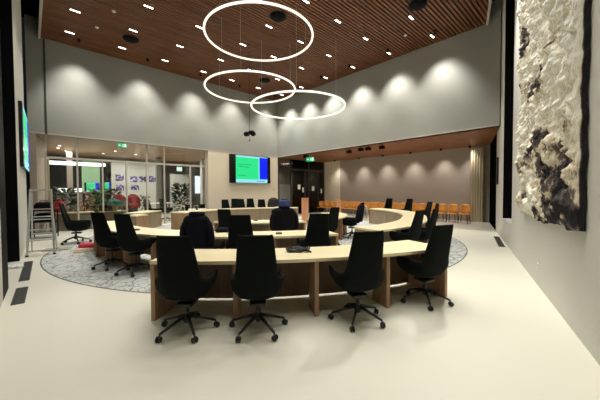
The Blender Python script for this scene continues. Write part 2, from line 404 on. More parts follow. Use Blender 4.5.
# foyer furniture and things, at depth b behind the screen wall plane
def FB(s, b): return ST(s, -b)
def fbox(name, s0, s1, b, depth, z0, z1, mat, label, cat, group=None):
    o = MB().at(ST(0, -b), RZ_HALL).box(-max(s0, s1), -min(s0, s1), 0, depth, z0, z1).build(name, mat); return tag(o, label, cat, group)
struct(MB().at(ST(0, -7), RZ_HALL).box(-8.2, -5.35, 0, .2, 0, 3.6).build('wall_foyer_white', 'lightgrey'))
struct(MB().at(ST(0, -7), RZ_HALL).box(-4.5, -2.95, 0, .2, 0, 2.95).build('wall_foyer_pale', 'lightgrey'))
struct(MB().at(ST(0, -7.2), RZ_HALL).box(-12.3, -8.2, 0, .05, 0, 3.4).build('window_6', 'nightglass'))
struct(MB().at(ST(0, -7), RZ_HALL).box(-2.64, -1.75, 0, .05, 1.5, 2.86).build('window_7', 'nightwindow'))
for k, (s0, s1, z0, z1) in enumerate(((7.98, 7.5, 2.36, 2.76), (7.96, 7.5, 1.72, 2.1), (7.12, 6.62, 2.3, 2.7), (6.58, 6.12, 2.3, 2.7), (5.96, 5.5, 2.33, 2.74), (7.09, 6.6, 1.76, 2.1))):
    w = s0-s1
    o = MB().box(-w/2, w/2, -.015, .0, 0, z1-z0).build('poster', M['posters'][k % 4]); o.location = ST((s0+s1)/2, -6.99, z0); o.rotation_euler.z = RZ_HALL
    tag(o, ['upper purple floral poster at the left end of the white foyer wall', 'lower purple floral poster at the left end of the white foyer wall', 'purple poster in the middle of the upper row on the foyer wall', 'purple poster right of centre in the upper row on the foyer wall', 'rightmost purple poster in the upper row on the foyer wall', 'pale poster in the middle of the lower row on the foyer wall'][k], 'poster', 'posters on the foyer wall')
fbox('round_column', 6.05, 5.8, 5, .25, 0, SOF, 'midgrey', 'dull grey column in the foyer before the posters', 'column')
fbox('square_column', 10.6, 10.36, 5, .25, 0, SOF, 'taupe', 'beige square column in the left part of the foyer', 'column')
fbox('square_column', 3.15, 2.7, 4.6, .35, 0, SOF, 'lightgrey', 'pale column in the foyer between the white panel and the bright window', 'column')
fbox('wall_cabinet', 3.6, 3.16, 6.6, .4, 2.95, 3.55, 'greydark', 'small dark box hung high in the foyer beside the pale column', 'cabinet')
fbox('wall_cabinet', 2.66, 1.5, 6.6, .4, 3.1, 3.6, 'greydark', 'wide dark box hung above the bright foyer window', 'cabinet')
fbox('hanging_sign', 4.75, 4.41, 5, .05, 3.04, 3.32, 'exitwhite', 'glowing greenish white sign hung in the foyer right of the posters', 'sign')
tag(MB().at(ST(0, -4), RZ_HALL).box(-11.4, -9.0, 0, .5, 3.05, 3.2).build('ceiling_light', 'strip'), 'wide white light panel hung over the left foyer', 'light')
fbox('reception_counter', 11.0, 9.85, 6, .6, 0, 1.62, 'midgrey', 'tall counter in the left foyer', 'counter')
tag(MB().at(ST(0, -6), RZ_HALL).box(-10.95, -9.85, .1, .5, 1.63, 1.85).build('light_box', 'strip'), 'long bright light box on the left foyer counter', 'light')

# ------------------------------------------------------------------ displays
def display(name, label, loc, rz, W, H, full=True, d=.1, base='wall'):
    t = thing(name, label, 'screen', loc, rz)     # local x along width, -y is the front, z up from the bottom edge
    MB().box(-W/2, W/2, 0, d, 0, H).build('casing', 's_black', t, bevel=.01)
    x0, x1, z0, z1 = -W/2+.135*W, W/2-.085*W, .012*H, H*.985
    MB().box(x0, x1, -.006, 0, z0, z1).build('slide', 's_cyan', t)
    w = x1-x0; h = z1-z0
    MB().box(x0+.0*w, x0+.70*w, -.009, -.004, z0+.13*h, z0+.93*h).build('slide_field', 's_green', t)
    MB().box(x0+.735*w, x1, -.009, -.004, z0+.14*h, z1-.03*h).build('slide_field', 's_blue', t)
    tx = MB()
    for (fx, fz, n) in ((.07, .66, 11), (.07, .575, 8), (.07, .26, 5)):
        x = x0+fx*w
        tx = MB()
        for k in range(n):
            l = w*random.uniform(.02, .055); tx.box(x, x+l, -.011, -.008, z0+fz*h, z0+fz*h+.018*h); x += l+.006*w
        tx.build('text_line', 's_text', t)
    tb = MB(); x = x0+.64*w
    for k in range(7):
        l = w*random.uniform(.02, .04); tb.box(x, x+l, -.011, -.005, z0+.05*h, z0+.075*h); x += l+.01*w
    tb.build('footer_text', 's_blue', t)
    return t
display('wall_display', 'large wall display showing a green and blue slide on the beige wall', ST(2.16, .1, 2.13), RZ_HALL, 2.94, 1.67)
# left wall display
pn, pf = Vector((-7.05, 7.40)), Vector((-9.0, 9.64))
dd = (pf-pn).normalized(); mid = (pn+pf)/2
display('wall_display', 'large display on the left wall seen almost edge on above the ladder', (mid.x, mid.y, 2.25), atan2(-dd.y, -dd.x)+pi, 2.94, 1.67)
for (s0, s1, z0, lb, d) in ((9.75, 9.0, 1.63, 'display in the foyer showing the same green slide behind the glass', .06), (8.8, 8.42, 1.66, 'small green display in the foyer right of the larger one', .06)):
    W = s0-s1
    display('foyer_display', lb, ST((s0+s1)/2, -6.0, z0), RZ_HALL, W, .56, d=d)
    fbox('display_stand', (s0+s1)/2+.2, (s0+s1)/2-.2, 6.02, .06, 0, z0, 'black', 'black stand under the '+('larger' if W > .5 else 'smaller')+' foyer display', 'stand')
tag(MB().at(ST(0, -6.5), RZ_HALL).box(-9.8, -8.9, 0, .04, 1.6, 3.5).build('banner', plain('pale_green_banner', srgb(140, 176, 140), .8)), 'pale green banner behind the larger foyer display', 'banner')

# ------------------------------------------------------------------ exit signs
def exit_sign(label, loc, rz, W=.36, H=.18, box=False):
    t = thing('exit_sign', label, 'sign', loc, rz)
    MB().box(-W/2, W/2, 0, .04, 0, H).build('sign_box', 'exitgreen', t)
    g = MB()                                 # running figure, arrow and door opening
    g.box(W*.18, W*.40, -.004, 0, H*.15, H*.85)
    g.box(-W*.4, -W*.16, -.004, 0, H*.45, H*.57)
    g.at((-W*.36, 0, H*.51), 0, 0, rad(45)).box(-.02, .02, -.004, 0, -.02, .02).at()
    g.ball((W*.06, -.002, H*.76), H*.09, 8, 5, (1, .3, 1))
    g.at((W*.04, 0, H*.52), 0, 0, rad(-20)).box(-.012, .012, -.004, 0, -.035, .035)
    g.at((0, 0, H*.3), 0, 0, rad(40)).box(-.008, .008, -.004, 0, -.035, .03)
    g.at((W*.08, 0, H*.3), 0, 0, rad(-30)).box(-.008, .008, -.004, 0, -.03, .03)
    g.at().build('pictogram', 'exitwhite', t)
    MB().box(-.01, .01, .01, .03, H, H+.1).build('hanger', 'black', t)
    return t
exit_sign('small green exit sign hung under the screen wall edge over the foyer glass', ST(8.97, -.12, 3.65), RZ_HALL)
exit_sign('small green exit sign hung at the gallery edge near the glass doors', ST(-.35, 2.7, 3.42), -pi/2+RZ_HALL+.5, .5, .26)
tag(MB().at(ST(-.5, 2.2, 3.68), RZ_HALL).box(-.12, .12, -.12, .12, 0, .2).build('ceiling_projector', 'black'), 'black box fixed to the soffit above the gallery exit sign', 'box')

# ------------------------------------------------------------------ tables
def arc_poly(r0, r1, a0, a1, cx=CX, cy=CY, ramp=None):
    n = max(2, int(abs(a1-a0)/2.0)); inn = []; out = []
    for i in range(n+1):
        a = a0+(a1-a0)*i/n; k = ramp(a) if ramp else 0
        inn.append(PO(r0+k, a, 0, cx, cy)); out.append(PO(r1+k, a, 0, cx, cy))
    return [(p.x, p.y) for p in out]+[(p.x, p.y) for p in reversed(inn)]
def table(label, r0, r1, a0, a1, legs=(), cx=CX, cy=CY, ramp=None, base=0.0, front='greypanel', zp=.10, group='curved council desks'):
    mid = (a0+a1)/2
    o = PO((r0+r1)/2+(ramp(mid) if ramp else 0), mid, base, cx, cy)
    t = thing('curved_desk', label, 'desk', o, 0, group)
    def part(name, poly, z0, z1, mat, **k):
        return MB().prism([(x-o.x, y-o.y) for x, y in poly], z0, z1).build(name, mat, t, **k)
    part('tabletop', arc_poly(r0, r1, a0, a1, cx, cy, ramp), .70-base, .742-base, 'top')
    da = math.degrees(.05/((r0+r1)/2))
    part('modesty_panel', arc_poly(r0+.03, r0+.055, a0+da, a1-da, cx, cy, ramp), zp-base if zp > .01 else 0, .699-base, front)
    for a in (a0, a1-da):
        part('end_panel', arc_poly(r0+.005, r1-.01, a, a+da, cx, cy, ramp), 0, .699-base, 'oak')
    for a in legs:
        part('support_panel', arc_poly(r1-.36, r1-.02, a-da/2, a+da/2, cx, cy, ramp), 0, .699-base, 'oak')
    return t
t1 = table('nearest curved desk with pale top and four green-black chairs in front', 6.5, 7.25, -5.6, 27.2, (2.6, 10.6, 18.6), zp=.035, front='shadedpanel')
t2 = table('second curved desk from the camera, long pale top behind the nearest desk', 4.6, 5.35, -64, 20.6, (-56, -47, -38, -29, -20, -11, -2, 7, 14), base=RUG_Z, zp=.12)
t3 = table('short curved desk of the innermost ring with a black coat on its chair', 2.08, 2.85, -28, 27, (-12, 6, 16), base=RUG_Z, zp=.12)
t4 = table('curved desk right of centre in the innermost ring', 2.08, 2.85, 40, 112, (62, 86), base=RUG_Z, zp=.12)
rp = lambda a: 0 if a < 70 else 1.15*((a-70)/58)**1.3
t5 = table('curved desk sweeping round the right side of the carpet', 4.6, 5.35, 31.5, 128, (45, 60, 75, 95, 110), ramp=rp, base=RUG_Z, zp=.02)
t6 = table('far curved desk below the wall display, taupe front facing the camera', 3.95, 4.65, -190, -101, (-170, -140), cx=-.9, cy=11.3, base=RUG_Z, zp=.0)
def straight_desk(label, p, q, depth, base=0.0, legs=1):
    """pale top, front p->q facing us (right-hand side of p->q)"""
    p = Vector(p); q = Vector(q); d = q-p; L = d.length; rz = atan2(d.y, d.x)
    t = thing('straight_desk', label, 'desk', (p.x, p.y, base), rz, 'straight desks on the left side')
    MB().box(0, L, 0, depth, .70, .742).build('tabletop', 'top', t)
    MB().box(.04, L-.04, .03, .05, .0, .699).build('front_panel', 'greypanel', t)
    MB().box(0, .035, .01, depth-.01, 0, .699).build('end_panel', 'oak', t)
    MB().box(L-.035, L, .01, depth-.01, 0, .699).build('end_panel', 'oak', t)
    return t
straight_desk('pale topped desk left of the carpet, angled away below the foyer posters', (-6.5, 11.85), (-6.5, 13.55), .75)
straight_desk('small pale desk wedged behind the long second desk on the left', (-6.42, 10.55), (-5.95, 10.45), .6, RUG_Z)
straight_desk('desk by the foyer glass behind the ladder with a coral bag on it', (-10.3, 11.85), (-9.05, 12.6), .7)
straight_desk('desk by the foyer glass right of the tall-backed chair', (-9.0, 12.95), (-8.1, 13.45), .7)

# ------------------------------------------------------------------ black swivel chairs
def chair_shell():
    P = [  # y, z, half width, lift, forward pull of the edges
        (.31, .44, .25, .19, .00), (.25, .395, .265, .245, 0), (.10, .37, .275, .27, 0), (-.05, .37, .285, .272, 0), (-.14, .41, .282, .235, .01),
        (-.188, .50, .258, .135, .045), (-.216, .60, .228, .05, .08), (-.238, .72, .211, .0, .07), (-.262, .86, .198, 0, .05), (-.288, 1.0, .184, 0, .035), (-.304, 1.09, .175, 0, .03), (-.309, 1.118, .171, 0, .03), (-.311, 1.128, .155, 0, .026)]
    nu = 14; vs = []; fs = []
    for (y, z, hw, lf, fw) in P:
        for j in range(nu+1):
            ph = (j/nu*2-1)*pi/2
            x = hw*math.copysign(abs(sin(ph))**.72, ph) if j not in (0, nu) else hw*math.copysign(1, ph)
            e = 1-abs(cos(ph))**.75
            vs.append((x, y+fw*e, z+lf*e))
    for i in range(len(P)-1):
        for j in range(nu): fs.append((i*(nu+1)+j, i*(nu+1)+j+1, (i+1)*(nu+1)+j+1, (i+1)*(nu+1)+j))
    return MB().add(vs, fs)
def make_chair(name, label, group):
    t = thing(name, label, 'chair', (0, 0, 0), 0, group)
    chair_shell().build('shell', 'fabric', t, smooth=True, solid=.035, subsurf=1)
    c = MB()
    vs = []; n = 24
    c.prism([(.225*math.copysign(abs(cos(2*pi*k/n))**.6, cos(2*pi*k/n)), .04+.21*math.copysign(abs(sin(2*pi*k/n))**.6, sin(2*pi*k/n))) for k in range(n)], .405, .465)
    c.build('seat_cushion', 'fabric', t, bevel=.02)
    MB().at((0, .02, .335)).box(-.09, .09, -.11, .11, -.035, .0).build('mechanism', 'blackplastic', t, bevel=.008)
    MB().lathe([(.028, .10), (.028, .24), (.018, .24), (.018, .33)], 14).build('gas_column', 'blackplastic', t, smooth=False)
    MB().lathe([(.03, .11), (.045, .13), (.042, .19), (.03, .2)], 16).build('hub', 'blackplastic', t)
    for k in range(5):
        a = pi/2+2*pi*k/5; c_, s_ = cos(a), sin(a)
        lg = MB().tube([(c_*.02, s_*.02, .175), (c_*.15, s_*.15, .135), (c_*.315, s_*.315, .08)], [.022, .018, .013], 8).build('leg', 'blackplastic', t, smooth=True)
        w = MB()
        w.at((c_*.315, s_*.315, 0)).lathe([(.008, .05), (.008, .082)], 8)
        for sd in (-1, 1):
            w.mx = Matrix.Translation((c_*.325, s_*.325, .031)) @ Matrix.Rotation(a+.5, 4, 'Z') @ Matrix.Translation((0, sd*.016, 0)) @ Matrix.Rotation(pi/2, 4, 'X')
            w.lathe([(.026, -.009), (.031, -.006), (.031, .006), (.026, .009)], 14)
        w.mx = Matrix.Translation((c_*.325, s_*.325, .031)) @ Matrix.Rotation(a+.5, 4, 'Z')
        w.box(-.012, .012, -.008, .008, -.01, .028)
        w.build('caster', 'blackplastic', lg)
    return t
proto = make_chair('swivel_chair', 'x', 'green-black swivel chairs'); used = [0]
def chair(loc, face, label, lift=0, z=0.0):
    """face: heading in degrees, 0 = away from the camera, + = to the right"""
    loc = (loc[0], loc[1], z); rz = -rad(face)
    if not used[0] and not lift:
        used[0] = 1; proto.location = loc; proto.rotation_euler.z = rz; proto['label'] = label; return proto
    return dup(proto, loc, rz, label, None, lift)
def ring_chair(r, a, label, turn=0, lift=0, cx=CX, cy=CY, z=0.0):
    p = PO(r, a, 0, cx, cy); return chair(p, -a+turn, label, lift, z)
ring_chair(7.46, -1.3, 'large green-black swivel chair at the left end of the nearest desk')
ring_chair(7.47, 4.9, 'large green-black swivel chair at the nearest desk, second from the left, back to camera')
ring_chair(7.43, 14.2, 'large green-black swivel chair at the nearest desk just right of the coiled black cable')
ring_chair(7.24, 23.6, 'large green-black swivel chair at the right end of the nearest desk, turned side on')
G = RUG_Z
ring_chair(5.46, -31.2, 'green-black swivel chair at the left end of the second desk, leftmost of the touching pair', turn=-12, lift=.05, z=G)
ring_chair(5.5, -22.4, 'green-black swivel chair at the second desk, right-hand one of the touching pair on the left', turn=-6, lift=.05, z=G)
cC = ring_chair(5.45, -6.6, 'green-black swivel chair at the second desk under a navy puffer coat', z=G)
ring_chair(5.45, 0.8, 'green-black swivel chair at the second desk just right of the navy puffer coat', lift=.05, z=G)
ring_chair(5.45, 14.8, 'green-black swivel chair at the right end of the second desk', lift=.05, z=G)
ring_chair(5.5, 40.2, 'green-black swivel chair at the right-hand desk, left of the near pair', lift=.03, z=G)
ring_chair(5.55, 47.5, 'green-black swivel chair at the right-hand desk, right of the near pair', lift=.03, z=G)
ring_chair(5.42, 75, 'green-black swivel chair side on at the outer right of the desks, casters showing', lift=.05, z=G)
ring_chair(5.75, 92, 'green-black swivel chair at the right-hand desk beyond the side-on chair', lift=.05, z=G)
ring_chair(6.62, 114.5, 'distant green-black chair before the honey chairs, right of two at the far right desk', lift=.1)
ring_chair(6.72, 125.5, 'distant green-black chair before the honey chairs, left of two at the far right desk', lift=.1)
ring_chair(2.98, -15.5, 'green-black swivel chair at the left of the innermost desk', z=G)
cM = ring_chair(2.98, 12.5, 'green-black swivel chair at the innermost desk hidden under a black coat', z=G)
ring_chair(2.98, 40.5, 'green-black swivel chair at the innermost ring standing before the gap between its desks', z=G)
cO = ring_chair(3.02, 74, 'green-black swivel chair side on at the innermost right desk, navy jacket on its back', lift=.03, z=G)
cTall = chair((-7.05, 9.05), 62, 'tall green-black swivel chair standing alone on the left near the ladder', lift=-.035)
cTall.scale = (1.15, 1.15, 1.15)
fx, fy = -.9, 11.3
for px_, r_, lb, lf in ((227, 4.9, 'distant green-black chair furthest left behind the far desk below the wall display', .06), (236, 5.65, 'distant green-black chair behind the far desk, left half of the overlapping pair', .08), (242, 4.85, 'distant green-black chair behind the far desk, right half of the overlapping pair', .08),
                        (251, 5.55, 'distant green-black chair behind the far desk, right of the overlapping pair', .08), (262, 4.85, 'distant chair behind the far desk wearing a dark brown jacket', .04), (273.5, 5.55, 'distant green-black chair behind the far desk between the brown and the blue jacket', .08), (284, 4.9, 'distant chair behind the far desk with a blue jacket over it', .04)):
    u = (px_-300)/F                        # walk out along the sight line to the ring behind the far desk
    A = u*u+1; B = -2*(u*fx+fy); Cc = fx*fx+fy*fy-r_*r_
    y = (-B+math.sqrt(B*B-4*A*Cc))/(2*A); x = u*y
    c = chair((x, y), math.degrees(atan2(fx-x, fy-y)), lb, lf)
    if 'brown' in lb: cBrown = c
    if 'blue jacket over' in lb: cBlue = c
chair((-8.45, 14.2), 115, 'dark green chair behind the left desks carrying teal and red jackets', .1)
chair((-7.7, 14.9), 105, 'dark green chair behind the left desks next to the angled desk', .1)
chair((-7.55, 16.2), 120, 'dark green chair furthest back behind the angled left desk', .1)
cTeal = chair((-9.0, 14.4), 110, 'dark green chair behind the left desks under a teal jacket', .1)

# ------------------------------------------------------------------ coats over chair backs
def coat(name, label, ch, mat, w=.26, top=1.17, bottom=.5, d=.13, seed=0, sleeves=True, lining=None, cat='coat', lift=0.0):
    t = thing(name, label, cat, ch.location, ch.rotation_euler.z)
    vs = []; fs = []; n = 36; H = 16
    for i in range(H+1):
        f = i/H; z = bottom+(top-bottom)*f
        yc = -.212-.10*(z-.55)/.6
        k = 1.0 if f < .86 else math.sqrt(max(0.02, 1-((f-.86)/.14)**2))
        ww = w*(1.06-.12*f)*(.55+.45*k); dp = d*k*(1.15-.3*f)
        for j in range(n):
            a = 2*pi*j/n
            fold = 1+.22*noise.noise(Vector((cos(a)*2.2+seed, sin(a)*2.2, z*2.2)))+.12*noise.noise(Vector((cos(a)*5+seed, sin(a)*5, z*3)))+.06*sin(a*7+seed+z*3)
            sx = math.copysign(abs(cos(a))**.7, cos(a)); sy = math.copysign(abs(sin(a))**.8, sin(a))
            vs.append((ww*sx*fold, yc+dp*sy*fold, z+.02*noise.noise(Vector((a, seed, 3)))+(.03*sin(a*3+seed) if i == 0 else 0)))
    for i in range(H):
        for j in range(n): fs.append((i*n+j, i*n+(j+1) % n, (i+1)*n+(j+1) % n, (i+1)*n+j))
    fs.append(tuple(range(H*n, H*n+n)))
    MB().add(vs, fs).build('coat_body', mat, t, smooth=True, subsurf=1)
    if sleeves:
        for sd in (-1, 1):
            MB().tube([(sd*w*.75, -.30, top-.08), (sd*w*1.04, -.32, top-.22), (sd*w*1.10, -.31, top-.42), (sd*w*1.04, -.29, top-.6)], [.05, .07, .066, .055], 10).build('sleeve', mat, t, smooth=True, subsurf=1)
    MB().tube([(-.12, -.29, top+.0), (-.08, -.36, top+.012), (0, -.385, top+.016), (.08, -.36, top+.012), (.12, -.29, top+.0)], .035, 8).build('collar', mat, t, smooth=True)
    if lining:
        MB().tube([(w*.2, -.46, top-.05), (w*.35, -.485, top-.25), (w*.25, -.48, top-.5)], [.02, .05, .02], 8).build('lining', lining, t, smooth=True)
    t.location.z += lift
    return t
coat('puffer_coat', 'navy puffer coat draped over a chair at the second desk', cC, 'navy', .232, 1.19, .42, .125, 1.3)
coat('long_coat', 'black coat draped over a chair at the innermost desk', cM, 'blackcloth', .30, 1.17, .45, .125, 4.1)
coat('suit_jacket', 'navy jacket with a pale lining hung on a side-on chair at the innermost right desk', cO, 'navy', .22, 1.15, .55, .12, 7.7, True, 'lightgrey', 'jacket')
coat('brown_jacket', 'dark brown jacket over a distant chair below the wall display', cBrown, plain('brown_cloth', (.02, .015, .012, 1), .8), .27, 1.2, .6, .13, 2.2, True, None, 'jacket')
coat('blue_jacket', 'blue jacket over a distant chair right of the wall display', cBlue, 'bluecloth', .30, 1.13, .6, .15, 5.2, True, 'white', 'jacket')
coat('teal_jacket', 'teal jacket over a chair behind the left desks', cTeal, 'tealcloth', .32, 1.24, .6, .14, 6.1, True, None, 'jacket')

# ------------------------------------------------------------------ honey coloured audience chairs
def make_audience_chair(name):
    t = thing(name, 'x', 'chair', (0, 0, 0), 0, 'honey chairs along the gallery wall')
    vs = []; fs = []; nu = 10
    for (y, z, hw, cv) in ((-.20, .47, .19, .0), (-.225, .60, .235, .05), (-.245, .74, .25, .07), (-.255, .85, .222, .075), (-.259, .91, .15, .05)):
        for j in range(nu+1):
            u = j/nu*2-1; vs.append((hw*u, y+cv*u*u*1.5, z-(.03*u*u if z > .85 else 0)))
    for i in range(4):
        for j in range(nu): fs.append((i*(nu+1)+j, i*(nu+1)+j+1, (i+1)*(nu+1)+j+1, (i+1)*(nu+1)+j))
    MB().add(vs, fs).build('backrest', 'orange', t, smooth=True, solid=.02)
    MB().prism([(.22*math.copysign(abs(cos(2*pi*k/20))**.6, cos(2*pi*k/20)), .02+.22*math.copysign(abs(sin(2*pi*k/20))**.6, sin(2*pi*k/20))) for k in range(20)], .44, .475).build('seat', 'orange', t, bevel=.01)
    for sx in (-1, 1):
        for sy in (-1, 1):
            MB().tube([(sx*.17, .02+sy*.16, .44), (sx*.22, .02+sy*.22, 0)], .011, 6).build('leg', 'black', t)
    return t
ac = make_audience_chair('audience_chair'); first = True
ordn = ['rightmost', 'second from the right', 'third from the right', 'fourth from the right', 'fifth from the right', 'sixth from the right', 'seventh from the right', 'eighth from the right', 'ninth from the right', 'tenth from the right', 'eleventh from the right', 'twelfth from the right', 'thirteenth from the right', 'fourteenth from the right', 'fifteenth from the right', 'sixteenth from the right', 'seventeenth from the right', 'eighteenth from the right']
for row, (s_, nm) in enumerate(((-3.25, 'front'), (-4.1, 'back'))):
    for k in range(18):
        loc = ST(s_, 10.35-.56*k-(.28 if row else 0)); rz = RZ_HALL+pi/2    # facing the hall
        lb = 'honey wood shell chair in the %s row by the gallery wall, %s' % (nm, ordn[k])
        if first: ac.location = loc; ac.rotation_euler.z = rz; ac['label'] = lb; first = False
        else: dup(ac, loc, rz, lb)

# ------------------------------------------------------------------ carpet and floor grilles
cp = thing('round_carpet', 'large round pale grey carpet with a crackle pattern under the desks', 'carpet', (CX, CY, 0))
MB().prism([(6.335*cos(2*pi*k/120), 6.335*sin(2*pi*k/120)) for k in range(120)], .0005, .004).build('pile', 'rug', cp)
m = MB(); ri = []
for k in range(120):
    a, b = 2*pi*k/120, 2*pi*(k+1)/120
    m.prism([(6.335*cos(a), 6.335*sin(a)), (6.36*cos(a), 6.36*sin(a)), (6.36*cos(b), 6.36*sin(b)), (6.335*cos(b), 6.335*sin(b))], .0005, .0042)
m.build('binding', 'rugrim', cp)
def vent(p, q, w, lb):
    p = Vector(p); q = Vector(q); d = q-p; L = d.length
    t = thing('floor_vent', lb, 'vent', (p.x, p.y, 0), atan2(d.y, d.x), 'long floor vents by the side walls')
    MB().box(0, L, -w/2, w/2, .0005, .002).build('frame', 'vent', t)
    m = MB(); n = int(L/.035)
    for k in range(n): m.box(k*L/n+.004, k*L/n+.02, -w/2+.012, w/2-.012, .002, .004)
    m.build('grille', 'greydark', t)
vent((6.785, 9.95), (5.665, 8.07), .16, 'slim dark floor vent at the foot of the right wall')
vent((-6.26, 6.62), (-4.95, 5.13), .15, 'further of two dark floor vents along the left wall')
vent((-4.64, 4.78), (-4.0, 4.04), .15, 'nearer of two dark floor vents along the left wall')

# ------------------------------------------------------------------ lights in the ceiling
def spot(p, tgt, P, ang, blend, size=.06, col=(1, .965, .91)):
    l = bpy.data.lights.new('lamp_beam', 'SPOT'); l.energy = P; l.spot_size = rad(ang); l.spot_blend = blend; l.shadow_soft_size = size; l.color = col
    o = bpy.data.objects.new('lamp_beam', l); COL.objects.link(o); o.location = p
    d = Vector(tgt)-Vector(p); o.rotation_euler = d.to_track_quat('-Z', 'Y').to_euler(); return o
def area(p, tgt, P, sx, sy, col=(1, .95, .86)):
    l = bpy.data.lights.new('lamp_panel', 'AREA'); l.shape = 'RECTANGLE'; l.size = sx; l.size_y = sy; l.energy = P; l.color = col
    o = bpy.data.objects.new('lamp_panel', l); COL.objects.link(o); o.location = p
    d = Vector(tgt)-Vector(p); o.rotation_euler = d.to_track_quat('-Z', 'Y').to_euler(); return o
dlp = None
words = ['first', 'second', 'third', 'fourth', 'fifth', 'sixth', 'seventh', 'eighth']
SS = [.65, 2.4, 4.1, 5.68, 7.5, 9.2, 10.9]; TT = [1.25, 3.0, 4.86, 6.6, 8.5, 10.35, 12.15, 13.9]
for j, t_ in enumerate(TT):
    for i, s_ in enumerate(SS):
        if t_ > 12 and s_ < s_right(t_)+.25: continue
        p = ST(s_, t_, CEIL)
        vis = t_ < 12.5 and not (t_ > 11.5 and s_ > 2.6) and not (t_ > 10 and s_ > 4.5) and not (t_ > 8 and s_ > 6.2) and not (t_ > 6 and s_ > 7) and not (t_ > 4.5 and s_ > 9.5)
        lb = 'slot downlight in the slatted ceiling, %s row from screen wall, %s from far corner' % (words[j], words[i])
        if vis:
            if dlp is None:
                dlp = thing('slot_downlight', lb, 'downlight', p, RZ_HALL, 'slot downlights in the slatted ceiling')
                MB().box(-.165, .165, -.045, .045, -.004, .04).build('housing', 'black', dlp)
                MB().box(-.135, .135, -.03, .03, -.008, -.004).build('diffuser', 'lamp', dlp)
            else: dup(dlp, p, RZ_HALL, lb)
        spot(p+Vector((0, 0, -.05)), p+Vector((0, 0, -5)), 178, 86, .6, .05)
# (the tapestry is raked by two spots at the raft's right edge)
# wall washers: adjustable spots near the walls
wp = None
def washer(p, tgt, P, ang, lb, blend=.5, group='wall washing spots'):
    global wp
    d = (Vector(tgt)-Vector(p)); rz = atan2(d.y, d.x)
    if wp is None:
        wp = thing('wall_washer', lb, 'spotlight', p, rz, group)
        MB().at((0, 0, -.01), 0, 0, rad(25)).lathe([(.05, -.06), (.055, .0), (.05, .03)], 14).build('head', 'black', wp)
        MB().box(-.012, .012, -.012, .012, 0, .05).build('bracket', 'black', wp)
    else: dup(wp, p, rz, lb)
    return spot(Vector(p)+d.normalized()*.09+Vector((0, 0, -.03)), tgt, P, ang, blend, .14)
for k, s_ in enumerate((10.6, 8.15, 5.71, 3.45, .95)):
    washer(ST(s_, .95, CEIL-.05), ST(s_, -.12, 4.5), 360, 80, 'black wall washer spot near the screen wall, %s from the left' % words[k], 1.0)
for k, t_ in enumerate((1.35, 3.0, 4.85, 6.67, 8.65, 10.6)):
    washer(ST(1.0, t_, CEIL-.05), ST(-.12, t_, 4.5), 380, 78, 'black wall washer spot near the gallery wall, %s from the far corner' % words[k], 1.0)
for k, (w_, tw, tz) in enumerate(((2.9, 5.6, 3.6), (4.2, 7.6, 3.4))):
    q = RE(w_+.2)-Vector((dr.y, -dr.x))*-.55; tg = RWp(tw)
    washer((q.x, q.y, CEIL-.05), (tg.x, tg.y, tz), 700, 60, ['black spot at the right edge of the slatted ceiling, further one, aimed at the tapestry', 'black spot at the right edge of the slatted ceiling, nearer one, aimed at the tapestry'][k], .8)
for k, t_ in enumerate((1.5, 3.6, 5.4, 7.2, 8.9, 10.3)):
    washer(ST(-GW+.6, t_, SOF-.05), ST(-GW-.05, t_, .3), 110, 88, 'small black spot in the gallery soffit washing the taupe wall, %s from the far end' % words[k], 1.0, 'gallery soffit spots')
    spot(ST(-GW+2.6, t_, SOF-.03), ST(-GW+2.6, t_, 0), 110, 110, .8, .04)
for k, (s_, t_) in enumerate(((-.66, 5.38), (-.45, 6.3), (-.5, 6.7), (-.64, 7.41))):
    tt = thing('soffit_projector', ['lone black box under the gallery edge, furthest left', 'black box under the gallery edge, left of the close pair', 'black box under the gallery edge, right of the close pair', 'black box under the gallery edge, furthest right'][k], 'spotlight', ST(s_, t_, SOF), RZ_HALL, 'black boxes under the gallery edge')
    MB().box(-.09, .09, -.12, .12, -.2, -.05).build('head', 'black', tt, bevel=.01); MB().box(-.02, .02, -.02, .02, -.06, .02).build('bracket', 'black', tt)
# round ceiling loudspeakers and little detectors
for (s_, t_, lb) in ((9.12, 2.31, 'round black ceiling loudspeaker over the left of the screen wall'), (5.83, 7.31, 'round black ceiling loudspeaker seen through the highest ring lamp'), (2.81, 2.45, 'round black ceiling loudspeaker seen through the middle ring lamp'), (2.95, 10.83, 'round black ceiling loudspeaker at the top edge right of the rings')):
    tt = thing('ceiling_loudspeaker', lb, 'loudspeaker', ST(s_, t_, CEIL), 0, 'round black ceiling loudspeakers')
    MB().lathe([(.10, -.10), (.24, -.07), (.27, -.03), (.27, 0)], 28).build('grille', 'black', tt, smooth=True)
    MB().lathe([(.27, -.012), (.30, -.010), (.30, 0)], 28).build('rim', 'blackplastic', tt)
for (s_, t_, lb) in ((10.22, 2.36, 'small white detector in the slatted ceiling left of the round loudspeaker'), (9.97, 3.85, 'small white detector in the slatted ceiling, nearer the camera on the left'), (1.5, 9.69, 'small white detector in the slatted ceiling at the right')):
    o = MB().lathe([(.03, -.05), (.055, -.03), (.06, 0)], 14).build('smoke_detector', 'white'); o.location = ST(s_, t_, CEIL); tag(o, lb, 'detector', 'small white ceiling detectors')
